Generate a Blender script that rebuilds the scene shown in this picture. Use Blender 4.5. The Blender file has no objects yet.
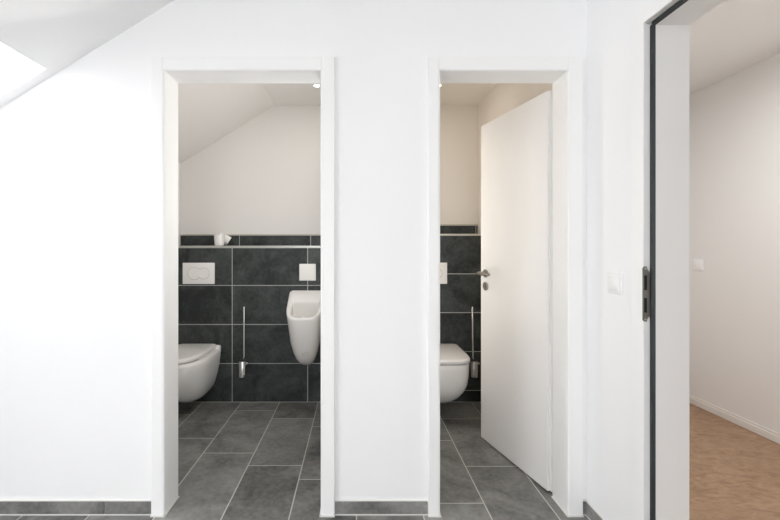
import bpy, bmesh, math
from mathutils import Vector, Matrix

SC = bpy.context.scene
COL = SC.collection
PI = math.pi

# ------------------------------------------------------------------ materials
def new_mat(name):
    m = bpy.data.materials.new(name); m.use_nodes = True
    nt = m.node_tree; b = nt.nodes['Principled BSDF']
    return m, nt, b

def plain(name, col, rough=.5, metal=0., coat=0., spec=.5, noise=0., nscale=40., bump=0.):
    m, nt, b = new_mat(name)
    b.inputs['Base Color'].default_value = (*col, 1)
    b.inputs['Roughness'].default_value = rough
    b.inputs['Metallic'].default_value = metal
    b.inputs['Coat Weight'].default_value = coat
    b.inputs['Specular IOR Level'].default_value = spec
    if noise or bump:
        tc = nt.nodes.new('ShaderNodeTexCoord')
        n = nt.nodes.new('ShaderNodeTexNoise'); n.inputs['Scale'].default_value = nscale
        n.inputs['Detail'].default_value = 4
        nt.links.new(tc.outputs['Object'], n.inputs['Vector'])
        if noise:
            mx = nt.nodes.new('ShaderNodeMix'); mx.data_type = 'RGBA'
            mx.inputs[6].default_value = (*[c * (1 - noise) for c in col], 1)
            mx.inputs[7].default_value = (*[min(1, c * (1 + noise)) for c in col], 1)
            nt.links.new(n.outputs['Fac'], mx.inputs[0])
            nt.links.new(mx.outputs[2], b.inputs['Base Color'])
        if bump:
            bp = nt.nodes.new('ShaderNodeBump'); bp.inputs['Strength'].default_value = bump
            bp.inputs['Distance'].default_value = .002
            nt.links.new(n.outputs['Fac'], bp.inputs['Height'])
            nt.links.new(bp.outputs['Normal'], b.inputs['Normal'])
    return m

def stone_tile(name, c0, c1, rough, lo=.60, hi=.92):
    """dark slate-look porcelain: soft clouds, fine grain, every tile a shade of its own"""
    m, nt, b = new_mat(name)
    tc = nt.nodes.new('ShaderNodeTexCoord'); geo = nt.nodes.new('ShaderNodeNewGeometry')
    off = nt.nodes.new('ShaderNodeVectorMath'); off.operation = 'MULTIPLY_ADD'
    cmb = nt.nodes.new('ShaderNodeCombineXYZ')
    for i in range(3): nt.links.new(geo.outputs['Random Per Island'], cmb.inputs[i])
    off.inputs[1].default_value = (13, 7, 19)
    nt.links.new(cmb.outputs[0], off.inputs[0]); nt.links.new(tc.outputs['Object'], off.inputs[2])
    n1 = nt.nodes.new('ShaderNodeTexNoise'); n1.inputs['Scale'].default_value = 4.5
    n1.inputs['Detail'].default_value = 7; n1.inputs['Roughness'].default_value = .62
    n1.inputs['Distortion'].default_value = .6
    n2 = nt.nodes.new('ShaderNodeTexNoise'); n2.inputs['Scale'].default_value = 42
    n2.inputs['Detail'].default_value = 3
    for n in (n1, n2): nt.links.new(off.outputs[0], n.inputs['Vector'])
    a = nt.nodes.new('ShaderNodeMath'); a.operation = 'MULTIPLY_ADD'
    a.inputs[1].default_value = .35
    nt.links.new(n2.outputs['Fac'], a.inputs[0]); nt.links.new(n1.outputs['Fac'], a.inputs[2])
    a2 = nt.nodes.new('ShaderNodeMath'); a2.operation = 'MULTIPLY_ADD'; a2.inputs[1].default_value = .14
    nt.links.new(geo.outputs['Random Per Island'], a2.inputs[0]); nt.links.new(a.outputs[0], a2.inputs[2])
    r = nt.nodes.new('ShaderNodeMapRange'); r.inputs['From Min'].default_value = lo; r.inputs['From Max'].default_value = hi
    nt.links.new(a2.outputs[0], r.inputs['Value'])
    mx = nt.nodes.new('ShaderNodeMix'); mx.data_type = 'RGBA'
    mx.inputs[6].default_value = (*c0, 1); mx.inputs[7].default_value = (*c1, 1)
    nt.links.new(r.outputs[0], mx.inputs[0]); nt.links.new(mx.outputs[2], b.inputs['Base Color'])
    b.inputs['Roughness'].default_value = rough
    bp = nt.nodes.new('ShaderNodeBump'); bp.inputs['Strength'].default_value = .25; bp.inputs['Distance'].default_value = .0015
    nt.links.new(n2.outputs['Fac'], bp.inputs['Height']); nt.links.new(bp.outputs['Normal'], b.inputs['Normal'])
    return m

def vinyl(name):
    """brown flooring with a streaky, cork-like figure"""
    m, nt, b = new_mat(name)
    tc = nt.nodes.new('ShaderNodeTexCoord'); mp = nt.nodes.new('ShaderNodeMapping')
    mp.inputs['Rotation'].default_value = (0, 0, .35)
    mp.inputs['Scale'].default_value = (6, 13, 1)
    nt.links.new(tc.outputs['Object'], mp.inputs['Vector'])
    n1 = nt.nodes.new('ShaderNodeTexNoise'); n1.inputs['Scale'].default_value = 1.6
    n1.inputs['Detail'].default_value = 8; n1.inputs['Roughness'].default_value = .68; n1.inputs['Distortion'].default_value = 1.2
    nt.links.new(mp.outputs[0], n1.inputs['Vector'])
    cr = nt.nodes.new('ShaderNodeValToRGB')
    cr.color_ramp.elements[0].position = .3; cr.color_ramp.elements[0].color = (.20, .112, .060, 1)
    cr.color_ramp.elements[1].position = .7; cr.color_ramp.elements[1].color = (.40, .262, .165, 1)
    nt.links.new(n1.outputs['Fac'], cr.inputs[0]); nt.links.new(cr.outputs[0], b.inputs['Base Color'])
    b.inputs['Roughness'].default_value = .5
    return m

def glass_pane(name):
    m = bpy.data.materials.new(name); m.use_nodes = True; nt = m.node_tree; nt.nodes.clear()
    o = nt.nodes.new('ShaderNodeOutputMaterial'); mx = nt.nodes.new('ShaderNodeMixShader')
    t = nt.nodes.new('ShaderNodeBsdfTransparent'); g = nt.nodes.new('ShaderNodeBsdfGlossy'); f = nt.nodes.new('ShaderNodeValue'); f.outputs[0].default_value = .05
    g.inputs['Roughness'].default_value = .02; t.inputs[0].default_value = (.98, .98, .98, 1)
    nt.links.new(f.outputs[0], mx.inputs[0]); nt.links.new(t.outputs[0], mx.inputs[1]); nt.links.new(g.outputs[0], mx.inputs[2])
    nt.links.new(mx.outputs[0], o.inputs[0])
    return m

def emit(name, col, s):
    m, nt, b = new_mat(name)
    b.inputs['Emission Color'].default_value = (*col, 1); b.inputs['Emission Strength'].default_value = s
    return m

M = {
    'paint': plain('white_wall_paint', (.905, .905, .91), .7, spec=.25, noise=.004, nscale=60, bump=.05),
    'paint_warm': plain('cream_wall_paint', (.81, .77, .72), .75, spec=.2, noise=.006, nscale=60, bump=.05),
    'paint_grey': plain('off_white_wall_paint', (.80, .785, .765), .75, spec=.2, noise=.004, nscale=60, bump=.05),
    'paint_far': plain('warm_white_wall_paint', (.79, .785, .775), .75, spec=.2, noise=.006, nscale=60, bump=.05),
    'lacquer': plain('white_door_lacquer', (.90, .90, .895), .42, spec=.4, noise=.003, nscale=30),
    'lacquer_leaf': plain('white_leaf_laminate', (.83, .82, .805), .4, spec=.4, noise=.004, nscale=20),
    'lacquer_grey': plain('pale_grey_lacquer', (.80, .80, .79), .42, spec=.4, noise=.003, nscale=30),
    'floor_tile': stone_tile('slate_floor_tile', (.075, .074, .070), (.34, .335, .32), .42, .50, 1.02),
    'wall_tile': stone_tile('slate_wall_tile', (.007, .011, .012), (.060, .069, .067), .45),
    'grout': plain('light_grout', (.66, .65, .61), .9, noise=.12, nscale=25),
    'grout_wall': plain('grey_grout', (.52, .53, .50), .9, noise=.12, nscale=25),
    'sealant': plain('white_sealant', (.75, .75, .72), .5, noise=.02),
    'ceramic': plain('white_glazed_ceramic', (.90, .89, .87), .16, coat=.4, noise=.003, nscale=8),
    'seat': plain('white_lid_plastic', (.90, .885, .87), .28, noise=.003, nscale=8),
    'plastic': plain('white_plastic', (.90, .89, .875), .35, noise=.003, nscale=20),
    'switch': plain('white_switch_plastic', (.85, .85, .85), .3, noise=.003, nscale=20),
    'dark': plain('painted_slot_shade', (.01, .01, .01), .8, noise=.1),  # stands in for the shade inside the strike plate's slots
    'rubber': plain('black_rubber_gasket', (.018, .024, .026), .5, noise=.1, nscale=60),
    'chrome': plain('chrome', (.75, .75, .74), .12, 1., noise=.02, nscale=30),
    'steel': plain('brushed_steel', (.42, .39, .35), .32, 1., noise=.06, nscale=90),
    'strike': plain('dull_steel', (.28, .275, .25), .45, .9, noise=.08, nscale=90),
    'alu': plain('aluminium_edge_profile', (.55, .55, .52), .35, .8, noise=.05, nscale=60),
    'cream_edge': plain('cream_edge_profile', (.60, .57, .50), .4, noise=.03, nscale=60),
    'cup': plain('white_porcelain_cup', (.90, .885, .86), .25, noise=.004, nscale=30),
    'bristle': plain('dark_bristles', (.02, .02, .02), .9, noise=.2, nscale=200),
    'vinyl': vinyl('brown_flooring'),
    'emblem': plain('faint_beige_print', (.62, .56, .48), .4, noise=.02),
    'skirting_far': plain('grey_white_skirting', (.76, .745, .72), .5, noise=.003),
    'groove': plain('painted_groove_shade', (.55, .545, .53), .6, noise=.02),  # shade of the gap round each flush button, put into colour
    'pane': glass_pane('clear_window_glass'),
    'lamp': emit('lit_lens', (1, .97, .92), 6),
}

# ------------------------------------------------------------------ mesh helpers
class MB:
    def __init__(s): s.bm = bmesh.new(); s.mats = []
    def _mi(s, mat):
        if mat is None: return 0
        if mat not in s.mats: s.mats.append(mat)
        return s.mats.index(mat)
    def box(s, x0, x1, y0, y1, z0, z1, mat=None, bev=0., seg=2, xf=None):
        mi = s._mi(mat)
        t = bmesh.new(); bmesh.ops.create_cube(t, size=1)
        bmesh.ops.scale(t, verts=t.verts, vec=(abs(x1 - x0), abs(y1 - y0), abs(z1 - z0)))
        bmesh.ops.translate(t, verts=t.verts, vec=((x0 + x1) / 2, (y0 + y1) / 2, (z0 + z1) / 2))
        if bev: bmesh.ops.bevel(t, geom=t.edges[:], offset=bev, segments=seg, affect='EDGES', profile=.5)
        if xf: bmesh.ops.transform(t, verts=t.verts, matrix=xf)
        s._merge(t, mi)
    def _merge(s, t, mi):
        vm = {v: s.bm.verts.new(v.co) for v in t.verts}
        for f in t.faces:
            try:
                g = s.bm.faces.new([vm[v] for v in f.verts]); g.material_index = mi
            except ValueError: pass
        t.free()
    def quad(s, pts, mat=None):
        f = s.bm.faces.new([s.bm.verts.new(p) for p in pts]); f.material_index = s._mi(mat)
    def loft(s, rings, cap0=True, cap1=True, mat=None, closed=True):
        mi = s._mi(mat)
        vs = [[s.bm.verts.new(p) for p in r] for r in rings]
        n = len(vs[0])
        for a, b in zip(vs, vs[1:]):
            for i in range(n if closed else n - 1):
                j = (i + 1) % n
                f = s.bm.faces.new((a[i], a[j], b[j], b[i])); f.material_index = mi
        if cap0: s.bm.faces.new(vs[0][::-1]).material_index = mi
        if cap1: s.bm.faces.new(vs[-1]).material_index = mi
    def lathe(s, prof, c=(0, 0, 0), axis=(0, 0, 1), n=32, mat=None, cap0=True, cap1=True):
        q = Vector((0, 0, 1)).rotation_difference(Vector(axis).normalized()); c = Vector(c)
        rings = [[c + q @ Vector((r * math.cos(2 * PI * i / n), r * math.sin(2 * PI * i / n), h)) for i in range(n)] for r, h in prof]
        s.loft(rings, cap0, cap1, mat)
    def tube(s, pts, r, n=14, mat=None):
        pts = [Vector(p) for p in pts]; rings = []
        for i, p in enumerate(pts):
            d = (pts[min(i + 1, len(pts) - 1)] - pts[max(i - 1, 0)]).normalized()
            u = d.cross(Vector((0, 0, 1)))
            if u.length < .1: u = d.cross(Vector((0, 1, 0)))
            u.normalize(); w = d.cross(u)
            rr = r[i] if isinstance(r, (list, tuple)) else r
            rings.append([p + u * rr * math.cos(2 * PI * k / n) + w * rr * math.sin(2 * PI * k / n) for k in range(n)])
        s.loft(rings, mat=mat)
    def prism(s, poly, axis, a, b, mat=None):
        """extrude polygon (two coords) along axis from a to b"""
        def P(p, t):
            return {'x': (t, p[0], p[1]), 'y': (p[0], t, p[1]), 'z': (p[0], p[1], t)}[axis]
        s.loft([[P(p, a) for p in poly], [P(p, b) for p in poly]], mat=mat)
    def build(s, name, mat=None, parent=None, smooth=False, sub=0, angle=35, loc=None):
        bm = s.bm
        bmesh.ops.recalc_face_normals(bm, faces=bm.faces)
        if loc: bmesh.ops.translate(bm, verts=bm.verts, vec=-Vector(loc))
        me = bpy.data.meshes.new(name); bm.to_mesh(me); bm.free()
        mats = s.mats or [mat]
        for k in mats: me.materials.append(M[k])
        if smooth:
            me.polygons.foreach_set('use_smooth', [True] * len(me.polygons))
            if not sub: me.set_sharp_from_angle(angle=math.radians(angle))
        o = bpy.data.objects.new(name, me); COL.objects.link(o)
        if sub:
            md = o.modifiers.new('sub', 'SUBSURF'); md.levels = sub; md.render_levels = sub
        if loc: o.location = loc
        if parent:
            o.parent = parent
            if parent.location.length or True:
                o.matrix_parent_inverse = Matrix.Translation(-Vector(parent['_w'])) if '_w' in parent else Matrix()
        return o

def thing(name, label, cat, loc, group=None):
    o = bpy.data.objects.new(name, None); COL.objects.link(o)
    o.location = loc; o.empty_display_size = .05
    o['label'] = label; o['category'] = cat
    if group: o['group'] = group
    return o
def part(mb, name, mat, parent, root, **k):
    """link mb (world coordinates) as a child of parent; root is the thing's Empty"""
    o = mb.build(name, mat, None, loc=tuple(root.location), **k)
    o.location = (0, 0, 0); o.parent = parent
    return o
def struct(mb, name, mat=None, parent=None, label=None, **k):
    o = mb.build(name, mat, None, **k)
    if parent: o.parent = parent
    else: o['kind'] = 'structure'
    if label: o['label'] = label
    return o
def dup(root, loc, label):
    r = root.copy(); COL.objects.link(r); r.location = loc; r['label'] = label
    def rec(src, dst):
        for ch in list(src.children):
            c = ch.copy(); COL.objects.link(c); c.parent = dst; rec(ch, c)
    rec(root, r)
    return r

# ------------------------------------------------------------------ dimensions (metres; camera at 0,0,1.18 looking +Y)
H = 1.18
YF, YFB = 1.75, 1.885            # front wall of the two cubicles, hall side and cubicle side
YV, YB = 3.035, 3.245            # boxed-out tiled wall and the wall behind its ledge
XR, XR2 = 1.03, 1.16             # hall's right wall, both faces
XC = 1.006                       # right cubicle's right wall
XFAR = 2.58
CEIL = 2.38
RS, RZ = .617, 2.80              # slope of the roof: z = RZ + RS*x
roofz = lambda x: RZ + RS * x
XK = (CEIL - RZ) / RS            # where the slope meets the flat ceiling
L1 = (-.851, -.159, 1.9755)      # left door opening x0, x1, head
R1 = (.371, .936, 1.9755)        # right door opening

# ------------------------------------------------------------------ floor
m = MB()
m.box(-2.75, XR2 - .01, -2.6, YV + .02, -.12, -.0012, 'grout')
offs = {-9: .30, -8: .12, -7: .47, -6: .25, -5: .40, -4: .051, -3: .473, -2: .341, -1: .211, 0: .10, 1: .022, 2: .333, 3: .466}
g = .0028
for c in range(-9, 4):
    x0, x1 = c * .297, (c + 1) * .297
    x0, x1 = max(x0, -2.7), min(x1, XR - .002)
    y = offs[c] - 3.0
    while y < YV:
        a, b = max(y, -2.55), min(y + .6, YV - .004)
        if b - a > .02:
            m.quad([(x0 + g, a + g, 0), (x1 - g, a + g, 0), (x1 - g, b - g, 0), (x0 + g, b - g, 0)], 'floor_tile')
        y += .6
struct(m, 'floor')
m = MB(); m.box(XR2 - .01, XFAR + .1, -.72, 3.2, -.1, 0, 'vinyl'); struct(m, 'floor')

# ------------------------------------------------------------------ walls
def wall_with_openings(m, x0, x1, y0, y1, z1, ops, mat, axis='x'):
    """ops: list of (a, b, head) along the wall"""
    cur = x0 if axis == 'x' else y0
    end = x1 if axis == 'x' else y1
    def bx(a, b, za, zb):
        if b - a < 1e-4: return
        if axis == 'x': m.box(a, b, y0, y1, za, zb, mat)
        else: m.box(x0, x1, a, b, za, zb, mat)
    for a, b, h in ops:
        bx(cur, a, 0, z1); bx(a, b, h, z1); cur = b
    bx(cur, end, 0, z1)

m = MB()
wall_with_openings(m, -1.0, XR + .05, YF, YFB, CEIL + .05, [(L1[0] - .02, L1[1] + .02, L1[2] + .02), (R1[0] - .02, R1[1] + .02, R1[2] + .02)], 'paint')
zt = lambda x: min(CEIL + .05, roofz(x) + .05)
m.prism([(-2.7, 0), (-1.0, 0), (-1.0, zt(-1.0)), (-2.7, zt(-2.7))], 'y', YF, YFB, 'paint')
m.bm.verts.ensure_lookup_table()
struct(m, 'wall_front')

D3 = (.50, 1.372, 1.970)         # right doorway: near jamb, far jamb, head
m = MB()
wall_with_openings(m, XR, XR2, -2.6, YFB, CEIL + .05, [(D3[0] - .03, D3[1] + .03, D3[2] + .03)], 'paint', 'y')
struct(m, 'wall_right')
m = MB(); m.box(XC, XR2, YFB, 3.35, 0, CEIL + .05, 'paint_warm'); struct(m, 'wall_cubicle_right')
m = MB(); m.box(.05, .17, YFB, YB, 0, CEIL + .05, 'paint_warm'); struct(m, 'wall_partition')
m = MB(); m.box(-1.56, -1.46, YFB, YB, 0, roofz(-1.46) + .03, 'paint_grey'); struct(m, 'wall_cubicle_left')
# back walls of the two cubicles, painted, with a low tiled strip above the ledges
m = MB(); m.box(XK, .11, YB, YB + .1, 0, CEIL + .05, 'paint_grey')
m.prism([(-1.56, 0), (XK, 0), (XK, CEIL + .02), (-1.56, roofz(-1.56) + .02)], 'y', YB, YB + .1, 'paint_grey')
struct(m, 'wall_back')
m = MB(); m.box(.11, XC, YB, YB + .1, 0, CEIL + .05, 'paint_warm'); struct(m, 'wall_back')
# hall: knee wall, wall behind the camera with an added window for daylight
m = MB()
for a, b in ((-2.6, -1.15), (.45, YF)): m.box(-2.75, -2.65, a, b, 0, roofz(-2.65) + .05, 'paint')
m.box(-2.75, -2.65, -1.15, .45, 0, .12, 'paint'); m.box(-2.75, -2.65, -1.15, .45, 2.25, CEIL, 'paint')
m.box(-2.75, -2.65, -1.15, -1.05, .12, 2.25, 'paint'); m.box(-2.75, -2.65, .35, .45, .12, 2.25, 'paint')
for a, b in ((-1.25, -1.15), (.45, .55)):
    m.prism([(-2.75, roofz(-2.75)), (XK, CEIL), (-2.75, CEIL)], 'y', a, b, 'paint')
struct(m, 'wall_left')
m = MB(); m.box(-2.75, XK, -1.25, .55, CEIL, CEIL + .2, 'paint'); struct(m, 'added_dormer_ceiling')  # covers the added dormer, out of view
m = MB()
WB = (-.45, .45, .06, 2.22)
m.box(-2.7, WB[0], -2.7, -2.55, 0, CEIL + .05, 'paint'); m.box(WB[1], XR2, -2.7, -2.55, 0, CEIL + .05, 'paint')
m.box(WB[0], WB[1], -2.7, -2.55, 0, WB[2], 'paint'); m.box(WB[0], WB[1], -2.7, -2.55, WB[3], CEIL + .05, 'paint')
struct(m, 'wall_rear')
# far room
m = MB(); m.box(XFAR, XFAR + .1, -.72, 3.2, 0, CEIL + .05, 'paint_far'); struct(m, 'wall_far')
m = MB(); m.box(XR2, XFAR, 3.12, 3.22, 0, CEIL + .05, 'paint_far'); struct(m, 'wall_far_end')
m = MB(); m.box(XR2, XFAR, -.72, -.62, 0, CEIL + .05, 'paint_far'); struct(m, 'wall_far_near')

# ------------------------------------------------------------------ ceilings and the sloped roof
m = MB(); m.box(XK, XR2, -2.6, YFB, CEIL, CEIL + .25, 'paint'); struct(m, 'ceiling')
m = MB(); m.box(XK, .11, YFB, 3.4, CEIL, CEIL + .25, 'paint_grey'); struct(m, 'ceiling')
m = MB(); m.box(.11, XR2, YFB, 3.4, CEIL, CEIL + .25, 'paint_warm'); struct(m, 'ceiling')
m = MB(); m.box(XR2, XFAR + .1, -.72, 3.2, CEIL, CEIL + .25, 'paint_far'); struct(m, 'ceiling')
TH = .15
nrm = Vector((-RS, 0, 1)).normalized()
def slab(m, x0, x1, y0, y1, mat, d0=0., d1=TH):
    b = [(x0, y0), (x1, y0), (x1, y1), (x0, y1)]
    lo = [Vector((x, y, roofz(x))) + nrm * d0 for x, y in b]; hi = [Vector((x, y, roofz(x))) + nrm * d1 for x, y in b]
    m.loft([lo, hi], mat=mat)
SKX = (-2.45, -1.35)
SKX1 = -1.85                     # lower edge of the small roof window beside the front wall
SKY = [(1.14, 1.70), (-2.35, -1.50)]  # second skylight is added, out of view, to bring more daylight
DOR = (-1.15, .45)               # unseen dormer added behind the camera's left shoulder to light the right wall
m = MB()
for ya_, yb_ in ((-2.6, DOR[0]), (DOR[1], YFB)):
    slab(m, -2.75, SKX[0], ya_, yb_, 'paint'); slab(m, SKX[1], XK, ya_, yb_, 'paint')
segs = [(-2.6, SKY[1][0]), (SKY[1][1], DOR[0]), (DOR[1], SKY[0][0]), (SKY[0][1], YFB)]
for a, b in segs: slab(m, SKX[0], SKX[1], a, b, 'paint')
slab(m, SKX[0], SKX1, SKY[0][0], SKY[0][1], 'paint')
struct(m, 'ceiling_slope')
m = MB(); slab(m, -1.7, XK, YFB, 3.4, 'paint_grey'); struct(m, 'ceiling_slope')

def portal(name, center, xdir, ydir, sx, sy):
    l = bpy.data.lights.new(name, 'AREA'); l.shape = 'RECTANGLE'; l.size = sx; l.size_y = sy
    l.cycles.is_portal = True
    o = bpy.data.objects.new(name, l); COL.objects.link(o)
    X = Vector(xdir).normalized(); Y = Vector(ydir).normalized(); Z = X.cross(Y)
    o.matrix_world = Matrix.Translation(center) @ Matrix((X, Y, Z)).transposed().to_4x4()
sl = Vector((1, 0, RS)).normalized()
for k, (a, b) in enumerate(SKY):
    m = MB(); w = .006
    x0, x1 = (SKX1 if k == 0 else SKX[0]), SKX[1]
    for q in ((x0, x0 + w, a, b), (x1 - w, x1, a, b), (x0 + w, x1 - w, a, a + w), (x0 + w, x1 - w, b - w, b)):
        slab(m, *q, 'lacquer', .055, .115)
    f = struct(m, 'window_%d' % (k + 1))
    m = MB(); slab(m, x0 + w, x1 - w, a + w, b - w, 'pane', .070, .078)
    p = struct(m, 'pane', parent=f)
    xc = (x0 + x1) / 2
    c = Vector((xc, (a + b) / 2, roofz(xc))) + nrm * (TH + .06)
    portal('skylight_portal', c, sl, (0, -1, 0), (x1 - x0) * 1.18, b - a)
def wall_window(name, x0, x1, y0, y1, z0, z1, mull=True):
    m = MB(); w = .06
    m.box(x0, x0 + w, y0, y1, z0, z1, 'lacquer', .004); m.box(x1 - w, x1, y0, y1, z0, z1, 'lacquer', .004)
    m.box(x0 + w, x1 - w, y0, y1, z0, z0 + w, 'lacquer', .004); m.box(x0 + w, x1 - w, y0, y1, z1 - w, z1, 'lacquer', .004)
    xm = (x0 + x1) / 2
    m.box(xm - .03, xm + .03, y0, y1, z0 + w, z1 - w, 'lacquer', .004)
    f = struct(m, name)
    for a, b in ((x0 + w, xm - .03), (xm + .03, x1 - w)):
        q = MB(); q.box(a, b, (y0 + y1) / 2 - .004, (y0 + y1) / 2 + .004, z0 + w, z1 - w, 'pane'); struct(q, 'pane', parent=f)
m = MB()
for a, b in ((-1.05, -.99), (.29, .35), (-.38, -.32)): m.box(-2.73, -2.67, a, b, .12, 2.25, 'lacquer')
for a, b in ((.12, .18), (2.19, 2.25)):
    m.box(-2.73, -2.67, -.99, -.38, a, b, 'lacquer'); m.box(-2.73, -2.67, -.32, .29, a, b, 'lacquer')
f = struct(m, 'window_3')  # glazing of the added dormer, unseen, throws light on the right wall
for a, b in ((-.99, -.38), (-.32, .29)):
    q = MB(); q.box(-2.704, -2.696, a, b, .18, 2.19, 'pane'); struct(q, 'pane', parent=f)
portal('window_portal', (-2.78, -.35, 1.185), (0, -1, 0), (0, 0, 1), 1.4, 2.13)
wall_window('window_4', WB[0], WB[1], -2.68, -2.62, WB[2], WB[3])  # added rear window, out of view, for light on front wall and slope
portal('window_portal', (0, -2.72, (WB[2] + WB[3]) / 2), (1, 0, 0), (0, 0, -1) if False else (0, 0, 1), WB[1] - WB[0], WB[3] - WB[2])

# ------------------------------------------------------------------ tiled lower walls with their ledges
def tiles(m, xs, zs, y, mat='wall_tile', gg=.0027):
    for xa, xb in zip(xs, xs[1:]):
        for za, zb in zip(zs, zs[1:]):
            m.quad([(xa + gg, y, za + gg), (xb - gg, y, za + gg), (xb - gg, y, zb - gg), (xa + gg, y, zb - gg)], mat)
m = MB(); m.box(-1.46, .05, YV + .001, YB, 0, 1.212, 'grout_wall')
tiles(m, [-1.46, -.965, -.379, .05], [0, .299, .602, .905, 1.197], YV)
tiles(m, [-1.46, -.97, -.38, .05], [1.2125, 1.302], YB - .004)
m.box(-1.46, .05, YB - .003, YB, 1.2125, 1.312, 'grout_wall')
for xa, xb in zip([-1.46, -.965, -.379], [-.965, -.379, .05]):
    m.quad([(xa + .002, YV + .004, 1.2128), (xb - .002, YV + .004, 1.2128), (xb - .002, YB - .006, 1.2128), (xa + .002, YB - .006, 1.2128)], 'wall_tile')
struct(m, 'wall_ledge_left')
m = MB(); m.box(-1.46, .05, YV - .0025, YV + .010, 1.197, 1.2135, 'alu', .001, 1); struct(m, 'trim_1')
m = MB(); m.box(-1.46, .05, YB - .007, YB, 1.302, 1.312, 'cream_edge', .001, 1); struct(m, 'trim_2')
m = MB(); m.box(.17, XC, YV + .001, YB, 0, 1.304, 'grout_wall')
tiles(m, [.17, .39, .977, XC], [0, .090, .392, .694, .995, 1.293], YV)
tiles(m, [.17, .40, .990, XC], [1.3045, 1.384], YB - .004)
m.box(.17, XC, YB - .003, YB, 1.3045, 1.394, 'grout_wall')
struct(m, 'wall_ledge_right')
m = MB(); m.box(.17, XC, YV - .0025, YV + .010, 1.293, 1.3055, 'cream_edge', .001, 1); struct(m, 'trim_3')
m = MB(); m.box(.17, XC, YB - .007, YB, 1.384, 1.395, 'cream_edge', .001, 1); struct(m, 'trim_4')

# ------------------------------------------------------------------ skirting
def skirting_x(name, xs, y1, z=.060):
    m = MB(); m.box(xs[0], xs[-1], y1 - .006, y1, .0, z + .003, 'grout')
    for a, b in zip(xs, xs[1:]):
        m.box(a + .001, b - .001, y1 - .010, y1 - .002, .004, z, 'floor_tile', .001, 1)
    m.box(xs[0], xs[-1], y1 - .0075, y1, z, z + .0035, 'sealant')
    m.box(xs[0], xs[-1], y1 - .0125, y1 - .002, .0002, .004, 'sealant')
    struct(m, name)
skirting_x('baseboard_front', [-2.64, -2.28, -1.70, -1.122, -.912], YF)
skirting_x('baseboard_front', [-.096, .317], YF)
skirting_x('baseboard_front', [1.003, XR], YF)
m = MB(); m.box(XR - .006, XR, 1.46, YF - .012, 0, .063, 'grout')
for a, b in ((1.47, YF - .014),):
    m.box(XR - .010, XR - .002, a, b, .004, .060, 'floor_tile', .001, 1)
m.box(XR - .0075, XR, 1.46, YF - .012, .060, .0635, 'sealant'); m.box(XR - .0125, XR - .002, 1.46, YF - .012, .0002, .004, 'sealant')
struct(m, 'baseboard_right')
m = MB(); m.box(XFAR - .013, XFAR, -.62, 3.12, 0, .045, 'skirting_far', .003); m.box(XFAR - .009, XFAR, -.62, 3.12, .045, .062, 'skirting_far', .003)
struct(m, 'baseboard_far')
m = MB(); m.box(XR2 + .02, XFAR - .013, 3.107, 3.12, 0, .045, 'skirting_far', .003); m.box(XR2 + .02, XFAR - .013, 3.111, 3.12, .045, .062, 'skirting_far', .003)
struct(m, 'baseboard_far_end')

# ------------------------------------------------------------------ door frames of the two cubicles
def cubicle_frame(name, op, aw, ar, label):
    """lining with a rebate towards the cubicle, and an architrave on the hall side"""
    x0, x1, h = op
    ya, yb, yc = YF - .020, 1.868, YFB + .012
    def jamb(x, sgn):
        # profile in plan: rounded nose at the hall side, small groove, then the rebate step
        p = [(0, ya + .006), (.0018, ya + .0018), (.006, ya), (.006, YF + .0004), (.030, YF + .0004), (.030, yc), (.014, yc), (.014, yb), (.0015, yb), (0, yb - .0015), (0, ya + .020), (.0012, ya + .0185), (.0012, ya + .0165), (0, ya + .015)]
        return [(x + sgn * -a, b) for a, b in p]
    m = MB()
    m.prism(jamb(x0, 1), 'z', 0, h, 'lacquer')
    m.prism(jamb(x1, -1), 'z', 0, h, 'lacquer')
    hp = [(b, h + a) for a, b in [(0, ya + .006), (.0018, ya + .0018), (.006, ya), (.006, YF + .0004), (.030, YF + .0004), (.030, yc), (.014, yc), (.014, yb), (.0015, yb), (0, yb - .0015), (0, ya + .020), (.0012, ya + .0185), (.0012, ya + .0165), (0, ya + .015)]]
    m.prism(hp, 'x', x0 - .004, x1 + .004, 'lacquer')
    f = struct(m, name, label=label)
    a = MB()
    L0, R0 = x0 - aw, x1 + ar
    T = h + .060
    a.box(L0, x0 - .006, ya, YF, 0, T, 'lacquer', .003); a.box(x1 + .006, R0, ya, YF, 0, T, 'lacquer', .003)
    a.box(x0 - .006, x1 + .006, ya, YF, h + .006, T, 'lacquer', .003)
    struct(a, 'architrave', parent=f)
    s = MB()
    s.box(L0 - .002, x0 + .003, ya - .004, ya + .004, 0, .005, 'sealant'); s.box(x1 - .003, R0 + .002, ya - .004, ya + .004, 0, .005, 'sealant')
    s.box(x0 - .002, x0 + .005, ya, yb, 0, .005, 'sealant'); s.box(x1 - .005, x1 + .002, ya, yb, 0, .005, 'sealant')
    struct(s, 'sealant_bead', parent=f)
    return f
cubicle_frame('door_1', L1, .059, .061, 'white frame of the open doorway in front of the urinal')
d2 = cubicle_frame('door_2', R1, .053, .067, 'white frame with a white door leaf standing open into the cubicle')

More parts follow.
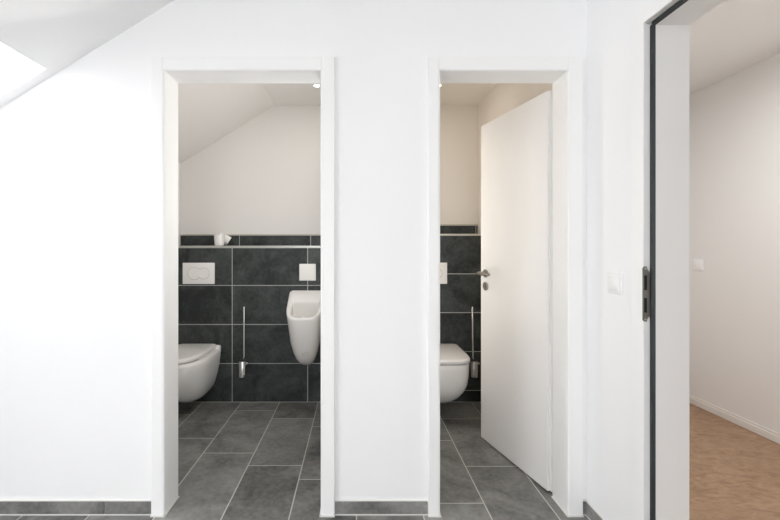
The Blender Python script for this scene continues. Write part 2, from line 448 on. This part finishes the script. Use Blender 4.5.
# leaf of door 2, standing open into the cubicle
hinge = Vector((.931, 1.886, 0)); free = Vector((.780, 2.452, 0))
u = (free - hinge); LL = u.length; u.normalize()
n = Vector((u.y, -u.x, 0)); n = n if n.x > 0 else -n          # away from the visible face
XF = Matrix((( u.x, n.x, 0, hinge.x), (u.y, n.y, 0, hinge.y), (0, 0, 1, 0), (0, 0, 0, 1)))
m = MB()
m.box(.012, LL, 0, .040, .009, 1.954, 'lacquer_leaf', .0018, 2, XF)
m.box(0, .014, .014, .040, .009, 1.954, 'lacquer_grey', .0012, 1, XF)
leaf = struct(m, 'door_leaf', parent=d2, label='white door leaf')
def L(a, b, z): return XF @ Vector((a, b, z))
hd = MB(); nn = -n
zc = 1.037; ac = LL - .054
hd.lathe([(.024, 0), (.0255, .002), (.0255, .006), (.023, .008)], L(ac, 0, zc), nn, 28, 'steel')
hd.tube([L(ac, -.006, zc), L(ac, -.034, zc), L(ac, -.050, zc), L(ac - .006, -.059, zc), L(ac - .018, -.061, zc), L(ac - .07, -.061, zc), L(ac - .122, -.060, zc)], [.0105, .0105, .0105, .0105, .0100, .0095, .0090], 14, 'steel')
struct(hd, 'door_handle', parent=leaf, label='brushed steel lever handle', smooth=True)
kp = MB()
kp.lathe([(.024, 0), (.0255, .002), (.0255, .006), (.023, .008)], L(ac, 0, zc - .079), nn, 28, 'steel')
kp.lathe([(.009, .0), (.009, .0125), (.007, .014)], L(ac, 0, zc - .079), nn, 16, 'strike')
struct(kp, 'lock_rosette', parent=leaf, label='round steel lock rosette', smooth=True)
# striker and latch on the free edge, hinges
lt = MB(); lt.box(LL - .001, LL + .0006, .012, .032, .93, 1.16, 'steel', 0, 1, XF); lt.box(LL, LL + .009, .015, .029, zc - .011, zc + .011, 'steel', .002, 1, XF)
struct(lt, 'latch_plate', parent=leaf)

# ------------------------------------------------------------------ right doorway (door_3): rebated frame, gasket, strike plate
y1 = D3[1]; y0 = D3[0]; h = D3[2]
xs0 = XR - .012                                       # hall face of the architrave
yr = 1.388                                            # face of the rebate
m = MB()
far = [(xs0 + .0015, yr), (xs0 + .030, yr), (xs0 + .030, y1), (XR2 + .008, y1), (XR2 + .008, y1 + .035), (xs0 + .0015, y1 + .035)]
m.prism(far, 'z', 0, h + .012, 'lacquer_grey')
near = [(x, y0 - (y - y1)) for x, y in far]
m.prism(near, 'z', 0, h + .012, 'lacquer_grey')
head = [(xs0 + .0015, h + (yr - y1)), (xs0 + .030, h + (yr - y1)), (xs0 + .030, h), (XR2 + .008, h), (XR2 + .008, h + .035), (xs0 + .0015, h + .035)]
m.prism(head, 'y', y0 - .03, y1 + .03, 'lacquer_grey')
d3 = struct(m, 'door_3', label='pale grey rebated frame of the doorway into the room with a brown floor')
a = MB(); T = h + .016
a.box(xs0, XR, yr + .0005, yr + .062, 0, T + .062, 'lacquer', .002); a.box(xs0, XR, y0 - .078, y0 - .017, 0, T + .062, 'lacquer', .002)
a.box(xs0, XR, y0 - .017, yr + .0005, T + .0005, T + .062, 'lacquer', .002)
struct(a, 'architrave', parent=d3)
a = MB(); xb = XR2 + .012
a.box(XR2, xb, y1 + .004, y1 + .065, 0, h + .065, 'lacquer', .002); a.box(XR2, xb, y0 - .065, y0 - .004, 0, h + .065, 'lacquer', .002)
a.box(XR2, xb, y0 - .004, y1 + .004, h + .004, h + .065, 'lacquer', .002)
struct(a, 'architrave', parent=d3)
k = MB(); gx0, gx1 = xs0 + .0228, xs0 + .0306
ro = [(gx0, yr - .001), (gx0 - .001, y1 + .006), (gx0 + .002, y1 + .001), (gx1, y1 - .0015), (gx1, yr - .001)]
k.prism(ro, 'z', 0, h + .004, 'rubber')
k.prism([(x, y0 - (y - y1)) for x, y in ro], 'z', 0, h + .004, 'rubber')
k.prism([(x, h + (y - y1)) for x, y in ro], 'y', y0 - .008, y1 + .006, 'rubber')
struct(k, 'rubber_gasket', parent=d3, label='black rubber gasket')
s = MB(); zs0, zs1 = .926, 1.122; ym = yr - .0022
sx0, sx1 = xs0 - .003, xs0 + .0215
pl = [(sx0, zs0 + .006), (sx0 + .006, zs0), (sx0 + .014, zs0), (sx0 + .017, zs0 + .012), (sx1, zs0 + .020), (sx1, zs1 - .020), (sx0 + .017, zs1 - .012), (sx0 + .014, zs1), (sx0 + .006, zs1), (sx0, zs1 - .006)]
s.prism(pl, 'y', ym, yr + .001, 'strike')
st = struct(s, 'strike_plate', parent=d3, label='dull steel strike plate with two dark slots')
q = MB()
for za, zb in ((.958, 1.010), (1.038, 1.090)):
    q.box(sx0 + .0045, sx0 + .0145, ym - .0006, ym + .0004, za, zb, 'dark', .0002, 1)  # dark patches laid on the plate in place of shaded slots
for zz in (zs0 + .008, zs1 - .008):
    q.lathe([(.0035, 0), (.0030, .0006)], (sx0 + .0095, ym, zz), (0, -1, 0), 12, 'alu')
struct(q, 'latch_slots', parent=st)

# ------------------------------------------------------------------ sanitary ware
def dring(cx, yw, w, d, z, nexp=2.6, n=40, zback=None, yoff=0., wf=None):
    """closed plan outline against the wall plane y=yw: flat back, superelliptic front; w half width, d depth"""
    P = []
    dm = d * .42
    for i in range(n):
        t = 2 * PI * i / n
        c, s = math.cos(t), math.sin(t)
        e = nexp if s > 0 else 16.
        x = w * math.copysign(abs(c) ** (2 / e), c)
        y = (d - dm) * abs(s) ** (2 / e) + dm if s > 0 else dm - dm * abs(s) ** (2 / e)
        f = y / d
        if wf is not None: x *= (1 - f) + f * wf / w
        zz = z if zback is None else zback + (z - zback) * f
        P.append((cx + x, yw - yoff - y, zz))
    return P

LEFT_BOWL = [(.065, .20, .088, 2.2), (.095, .28, .104, 2.2), (.118, .335, .135, 2.3), (.136, .38, .175, 2.4), (.153, .425, .235, 2.4), (.169, .460, .31, 2.5), (.176, .476, .37, 2.6), (.178, .480, .402, 2.7), (.172, .476, .4165, 2.7), (.160, .466, .4235, 2.7)]
RIGHT_BOWL = [(.055, .22, .090, 2.2), (.085, .29, .104, 2.3), (.112, .345, .130, 2.5), (.143, .40, .170, 2.8), (.166, .440, .220, 3.2), (.176, .463, .270, 3.6), (.179, .474, .33, 3.9), (.180, .478, .39, 4.0), (.180, .478, .417, 4.0), (.177, .475, .4235, 4.0)]
def make_toilet(cx, label, prof, lw, ld, le):
    """wall-hung bowl, rear deck, seat and closed lid; lw, ld, le: the lid's half width, depth and squareness"""
    root = thing('toilet', label, 'toilet', (cx, YV, 0), 'wall-hung toilets')
    Y = YV - .0015
    b = MB()
    rings = [dring(cx, Y, w, d, z, e, 64) for w, d, z, e in prof]
    rings += [dring(cx, Y - .055, .125, .375, .4235, 2.6, 64), dring(cx, Y - .060, .118, .36, .41, 2.6, 64), dring(cx, Y - .075, .10, .28, .33, 2.4, 64), dring(cx, Y - .10, .05, .14, .24, 2.2, 64)]
    b.loft(rings)
    bowl = part(b, 'bowl', 'ceramic', root, root, smooth=True, angle=60)
    r = MB(); r.box(cx - .176, cx + .176, Y - .045, Y, .385, .4475, None, .014, 4)
    part(r, 'rear_deck', 'ceramic', bowl, root, smooth=True)
    s = MB()
    s.loft([dring(cx, Y - .030, lw - .045, ld - .047, .4230, le, 64), dring(cx, Y - .030, lw - .045, ld - .047, .4335, le, 64),
            dring(cx, Y - .06, .095, .33, .4335, 2.6, 64), dring(cx, Y - .06, .095, .33, .4230, 2.6, 64)], cap0=False, cap1=False)
    part(s, 'seat', 'seat', root, root, smooth=True)
    l = MB(); o = Y - .012
    l.loft([dring(cx, o, lw - .003, ld - .003, .4325, le, 64), dring(cx, o, lw - .0008, ld - .0008, .4328, le, 64), dring(cx, o, lw, ld, .4338, le, 64), dring(cx, o, lw, ld, .448, le, 64), dring(cx, o - .001, lw - .002, ld - .003, .4535, le, 64),
            dring(cx, o - .004, lw - .008, ld - .011, .4570, le, 64), dring(cx, o - .010, lw - .028, ld - .035, .4585, le, 64)])
    lid = part(l, 'lid', 'seat', root, root, smooth=True, angle=70)
    for sx in (-.075, .075):
        hg = MB(); hg.lathe([(.006, -.022), (.007, -.020), (.007, .020), (.006, .022)], (cx + sx, Y - .0075, .4490), (1, 0, 0), 16); part(hg, 'hinge', 'chrome', lid, root, smooth=True)
    return root
make_toilet(-1.222, 'white wall-hung toilet with closed lid in the cubicle with the urinal', LEFT_BOWL, .147, .464, 2.7)
make_toilet(.592, 'white wall-hung toilet with closed lid, half hidden beside the open white door leaf', RIGHT_BOWL, .181, .469, 4.6)

def flush_plate(cx, cz, label):
    root = thing('flush_plate', label, 'flush plate', (cx, YV, cz), 'flush plates')
    b = MB(); b.box(cx - .123, cx + .123, YV - .0125, YV - .0005, cz - .082, cz + .082, None, .003, 3)
    part(b, 'cover', 'plastic', root, root, smooth=True)
    for dx, r, q in ((-.030, .047, .0), (.040, .042, .0005)):
        b = MB(); b.lathe([(r, 0), (r, .0022 + q), (r - .0012, .0034 + q), (r - .0035, .0034 + q), (r - .006, .0012 + q), (r * .5, .0010 + q)], (cx + dx, YV - .0125, cz), (0, -1, 0), 40, 'plastic')
        b.lathe([(r + .0036, .0002), (r + .0036, .0006 + q * .4), (r, .0006 + q * .4)], (cx + dx, YV - .0125, cz), (0, -1, 0), 40, 'groove', False, False)  # flat grey ring paints the shaded gap around the button
        part(b, 'button', 'plastic', root, root, smooth=True)
flush_plate(-1.222, .999, 'white rectangular flush plate with two round buttons below the cups on the ledge')
flush_plate(.578, 1.000, 'white rectangular flush plate above the toilet by the open door leaf, mostly hidden')
root = thing('urinal_flush_plate', 'small square white flush plate above the urinal', 'flush plate', (-.379, YV, 1.008), 'flush plates')
b = MB(); b.box(-.379 - .064, -.379 + .064, YV - .0105, YV - .0005, 1.008 - .065, 1.008 + .065, None, .003, 3); part(b, 'cover', 'plastic', root, root, smooth=True)
b = MB(); b.lathe([(.020, 0), (.020, .0008), (.018, .0016), (.010, .0012)], (-.379, YV - .0105, 1.008), (0, -1, 0), 32); part(b, 'button', 'plastic', root, root, smooth=True)

# urinal
ux = -.379
root = thing('urinal', 'white ceramic wall urinal with a slanted oval rim on the tiled wall', 'urinal', (ux, YV, .6))
Y = YV - .0015; N = 48
def ur(w, d, zf, zb, e, yoff=0., wf=None): return dring(ux, Y, w, d, zf, e, N, zback=zb, yoff=yoff, wf=wf)
b = MB()
b.loft([ur(.018, .050, .308, .306, 2.2), ur(.036, .095, .314, .310, 2.2), ur(.055, .145, .336, .330, 2.3), ur(.074, .195, .375, .370, 2.4), ur(.092, .237, .430, .430, 2.5), ur(.108, .272, .51, .51, 2.7),
        ur(.122, .296, .59, .61, 3.0, wf=.112), ur(.133, .308, .655, .73, 3.4, wf=.119), ur(.138, .313, .684, .83, 3.7, wf=.123), ur(.139, .314, .696, .850, 3.8, wf=.123),
        ur(.137, .311, .703, .861, 3.8, wf=.121), ur(.130, .303, .706, .866, 3.8, wf=.115),
        ur(.104, .178, .711, .796, 3.6, .108, .098), ur(.098, .172, .704, .784, 3.5, .110, .092), ur(.099, .186, .675, .758, 3.2, .088, .090), ur(.097, .196, .65, .70, 3.0, .066, .088),
        ur(.085, .180, .59, .61, 2.7, .062), ur(.066, .135, .50, .51, 2.4, .060), ur(.036, .08, .45, .452, 2.2, .06)])
body = part(b, 'basin', 'ceramic', root, root, smooth=True, angle=75)
b = MB(); b.lathe([(.020, 0), (.020, .003), (.014, .0045)], (ux, Y - .10, .452), (0, 0, 1), 20)
part(b, 'drain_strainer', 'chrome', root, root, smooth=True)
# faint oval emblem printed low on the front of the basin
from mathutils.bvhtree import BVHTree
me = body.data; bv = BVHTree.FromPolygons([v.co.copy() for v in me.vertices], [p.vertices[:] for p in me.polygons])
ro = Vector(root.location)
def on_body(x, z):
    h = bv.ray_cast(Vector((x, YV - .8, z)) - ro, Vector((0, 1, 0)))
    return ro + h[0] + h[1] * (-.0006 if h[1].y > 0 else .0006)
m = MB(); mi = m._mi('emblem')
def ribbon(pts, wd):
    ps = [on_body(*p) for p in pts]; qs = [on_body(p[0], p[1] + wd) for p in pts]
    for k in range(len(ps) - 1): m.quad([ps[k], ps[k + 1], qs[k + 1], qs[k]], 'emblem')
T_ = [2 * PI * k / 28 for k in range(29)]
ribbon([(ux + .012 + .026 * math.cos(t), .435 + .014 * math.sin(t) + .006 * math.cos(t)) for t in T_], .0028)
ribbon([(ux - .012 + .048 * k / 6, .430 + .008 * k / 6) for k in range(7)], .003)
part(m, 'emblem', 'emblem', body, root)
# ------------------------------------------------------------------ toilet brushes
def brush(cx, rod_dx, lean, label):
    yc = YV - .050
    root = thing('toilet_brush', label, 'toilet brush', (cx, yc, .215), 'wall-mounted toilet brushes')
    h = MB(); h.lathe([(.0275, .212), (.029, .214), (.029, .333), (.0285, .334), (.0262, .333), (.0262, .218)], (cx, yc, 0), (0, 0, 1), 32)
    hold = part(h, 'holder', 'chrome', root, root, smooth=True)
    k = MB(); k.box(cx - .012, cx + .012, yc + .024, YV - .0005, .300, .326, None, .002, 2)
    part(k, 'wall_bracket', 'chrome', hold, root, smooth=True)
    k = MB(); k.box(cx + .026, cx + .042, yc - .006, yc + .006, .308, .322, None, .002, 2); part(k, 'clip', 'chrome', hold, root, smooth=True)
    c = MB(); rx = cx + rod_dx
    c.lathe([(.0255, .3345), (.0255, .338), (.012, .342), (.006, .350)], (cx, yc, 0), (0, 0, 1), 28)
    part(c, 'splash_cover', 'rubber', root, root, smooth=True)
    r = MB(); r.tube([(cx + rod_dx * .4, yc, .335), (rx, yc, .36), (rx + lean * .5, yc, .55), (rx + lean, yc, .742), (rx + lean, yc, .748)], [.0062, .0062, .0062, .0062, .0048], 16)
    part(r, 'handle', 'chrome', root, root, smooth=True)
    r = MB(); r.lathe([(.010, .225), (.021, .235), (.021, .30), (.010, .31), (.006, .334)], (cx, yc, 0), (0, 0, 1), 24)
    part(r, 'brush_head', 'bristle', root, root, smooth=True)
brush(-.870, .012, 0, 'slim chrome toilet brush in a wall holder between the toilet and the urinal')
brush(.896, -.008, -.004, 'slim chrome toilet brush in a wall holder beside the edge of the open door leaf')

# ------------------------------------------------------------------ cups on the ledge
def cup(name_label, loc, rot=None, r=.041, hgt=.088):
    root = thing('cup', name_label, 'cup', loc, 'cups on the tiled ledge')
    b = MB()
    b.lathe([(r * .80, 0), (r * .86, .002), (r * .89, .02), (r * .95, hgt * .6), (r, hgt - .003), (r * 1.0, hgt), (r * .95, hgt), (r * .93, hgt - .004), (r * .88, hgt * .5), (r * .78, .006)], tuple(loc), (0, 0, 1), 36)
    part(b, 'body', 'cup', root, root, smooth=True)
    rim = MB(); rim.lathe([(r * 1.0, hgt - .006), (r * 1.045, hgt - .005), (r * 1.045, hgt + .001), (r * .96, hgt + .001)], tuple(loc), (0, 0, 1), 36, cap0=False, cap1=False)
    part(rim, 'rim', 'cup', root, root, smooth=True)
    if rot: root.rotation_euler = rot
    return root
cup('upright white cup on the tiled ledge above the flush plate', (-1.087, 3.098, 1.2130))
# tipped cup: mouth down to the right, its bottom leaning back towards the wall
ax = Vector((.80, .30, -.53)).normalized()
q = Vector((0, 0, 1)).rotation_difference(ax)
c2 = cup('white cup lying tipped on its rim behind the upright cup', (-1.102, 3.192, 1.2130))
c2.rotation_mode = 'QUATERNION'; c2.rotation_quaternion = q
c2.location.x = -1.122; c2.location.z = 1.2135 + .088 * .55 + .041 * .83

# ------------------------------------------------------------------ switches
def make_switch(pos, face, label):
    """face: -1 means the wall's face looks to -x"""
    x, y, z = pos
    root = thing('light_switch', label, 'light switch', pos, 'light switches')
    b = MB(); b.box(x - .008, x - .0004, y - .0425, y + .0425, z - .0425, z + .0425, None, .002, 3); fr = part(b, 'switch_frame', 'switch', root, root, smooth=True)
    b = MB(); b.box(x - .0115, x - .007, y - .029, y + .029, z - .029, z + .029, None, .0015, 3); part(b, 'rocker', 'switch', root, root, smooth=True)
    return root
s0 = make_switch((XR, 1.552, 1.048), -1, 'square white light switch on the white wall beside the strike plate')
dup(s0, (XFAR, 2.945, 1.068), 'square cream light switch on the wall above the brown floor')

# ------------------------------------------------------------------ ceiling spots
def spot(x, y, label, power, col):
    root = thing('ceiling_spotlight', label, 'spotlight', (x, y, CEIL), 'ceiling spotlights')
    b = MB(); b.lathe([(.030, 0), (.030, -.004), (.024, -.008), (.022, -.022), (.0195, -.0235), (.0195, -.019)], (x, y, CEIL - .0003), (0, 0, 1), 32); part(b, 'housing', 'plastic', root, root, smooth=True)
    b = MB(); b.lathe([(.0190, -.0192), (.018, -.024), (.010, -.0265)], (x, y, CEIL), (0, 0, 1), 28); part(b, 'lens', 'lamp', root, root, smooth=True)
    l = bpy.data.lights.new('spot_lamp', 'AREA'); l.shape = 'DISK'; l.size = .05; l.energy = power; l.color = col
    o = bpy.data.objects.new('spot_lamp', l); COL.objects.link(o); o.location = (x, y, CEIL - .03)
spot(-.285, 2.80, 'small lit white ceiling spotlight just below the lintel of the doorway with the urinal', LAMP_L := .4, (1, .95, .88))
spot(.585, 2.80, 'small white ceiling spotlight at the lintel of the doorway with the open door leaf', LAMP_R := .3, (1, .89, .76))

def added_ceiling_panel(name, x, y, r, power, col):
    """added unseen ceiling light for fill: white rim on the ceiling, light from its face"""
    b = MB(); b.lathe([(r, 0), (r + .02, -.004), (r + .02, -.03), (r + .012, -.032), (r + .012, -.012), (.001, -.012)], (x, y, CEIL - .0003), (0, 0, 1), 40, 'plastic')
    struct(b, name, smooth=True)
    l = bpy.data.lights.new('added_ceiling_lamp', 'AREA'); l.shape = 'DISK'; l.size = 2 * r; l.energy = power; l.color = col
    o = bpy.data.objects.new('added_ceiling_lamp', l); COL.objects.link(o); o.location = (x, y, CEIL - .02)
def added_wall_light(name, x, y, z, sgn, power, col, sz, sy, tilt):
    """added unseen fill light in a slim opal case; its face looks along sgn*x, tilted up"""
    b = MB(); b.box(x, x + sgn * .035, y - sy / 2 - .012, y + sy / 2 + .012, z - sz / 2 - .012, z + sz / 2 + .012, 'plastic', .004)
    struct(b, name, smooth=True)
    l = bpy.data.lights.new('added_wall_lamp', 'AREA'); l.shape = 'RECTANGLE'; l.size = sz; l.size_y = sy; l.energy = power; l.color = col
    o = bpy.data.objects.new('added_wall_lamp', l); COL.objects.link(o); o.location = (x + sgn * (.042 + sz / 2 * math.sin(tilt)), y, z); o.rotation_euler = (0, -sgn * (PI / 2 + tilt), 0)
added_wall_light('added_wall_light', .05, 2.30, 1.45, -1, 3.9, (1, .975, .95), .90, .10, math.radians(8))  # added fill light, out of view, evens the slope and back wall
added_wall_light('added_wall_light', .17, 2.50, 1.30, 1, 2.4, (1, .95, .88), 1.30, .06, 0)  # added fill light, out of view, brightens the leaf and right cubicle
added_ceiling_panel('added_ceiling_light', 1.85, 1.52, .15, 13, (1, 1, 1))  # added lamp, out of view, brightens the far room's wall

# ------------------------------------------------------------------ daylight
w = bpy.data.worlds.new('World'); SC.world = w; w.use_nodes = True
bg = w.node_tree.nodes['Background']
bg.inputs[0].default_value = (.975, .985, 1.0, 1)
bg.inputs[1].default_value = 4.25

# ------------------------------------------------------------------ camera
cd = bpy.data.cameras.new('Camera'); cam = bpy.data.objects.new('Camera', cd); COL.objects.link(cam)
cam.location = (0, 0, H); cam.rotation_euler = (PI / 2, 0, 0)
cd.sensor_width = 36; cd.sensor_fit = 'HORIZONTAL'; cd.lens = 391 / 780 * 36
cd.shift_x = (390 - 356.5) / 780; cd.shift_y = -(260 - 250) / 780
cd.clip_start = .01
SC.camera = cam

SC.view_settings.view_transform = 'Standard'; SC.view_settings.look = 'None'
SC.view_settings.gamma = 1; SC.view_settings.exposure = 0.84
SC.view_settings.use_curve_mapping = False
cy = SC.cycles
cy.use_denoising = True; cy.max_bounces = 16; cy.diffuse_bounces = 12; cy.glossy_bounces = 6; cy.transparent_max_bounces = 12
cy.caustics_reflective = False; cy.caustics_refractive = False
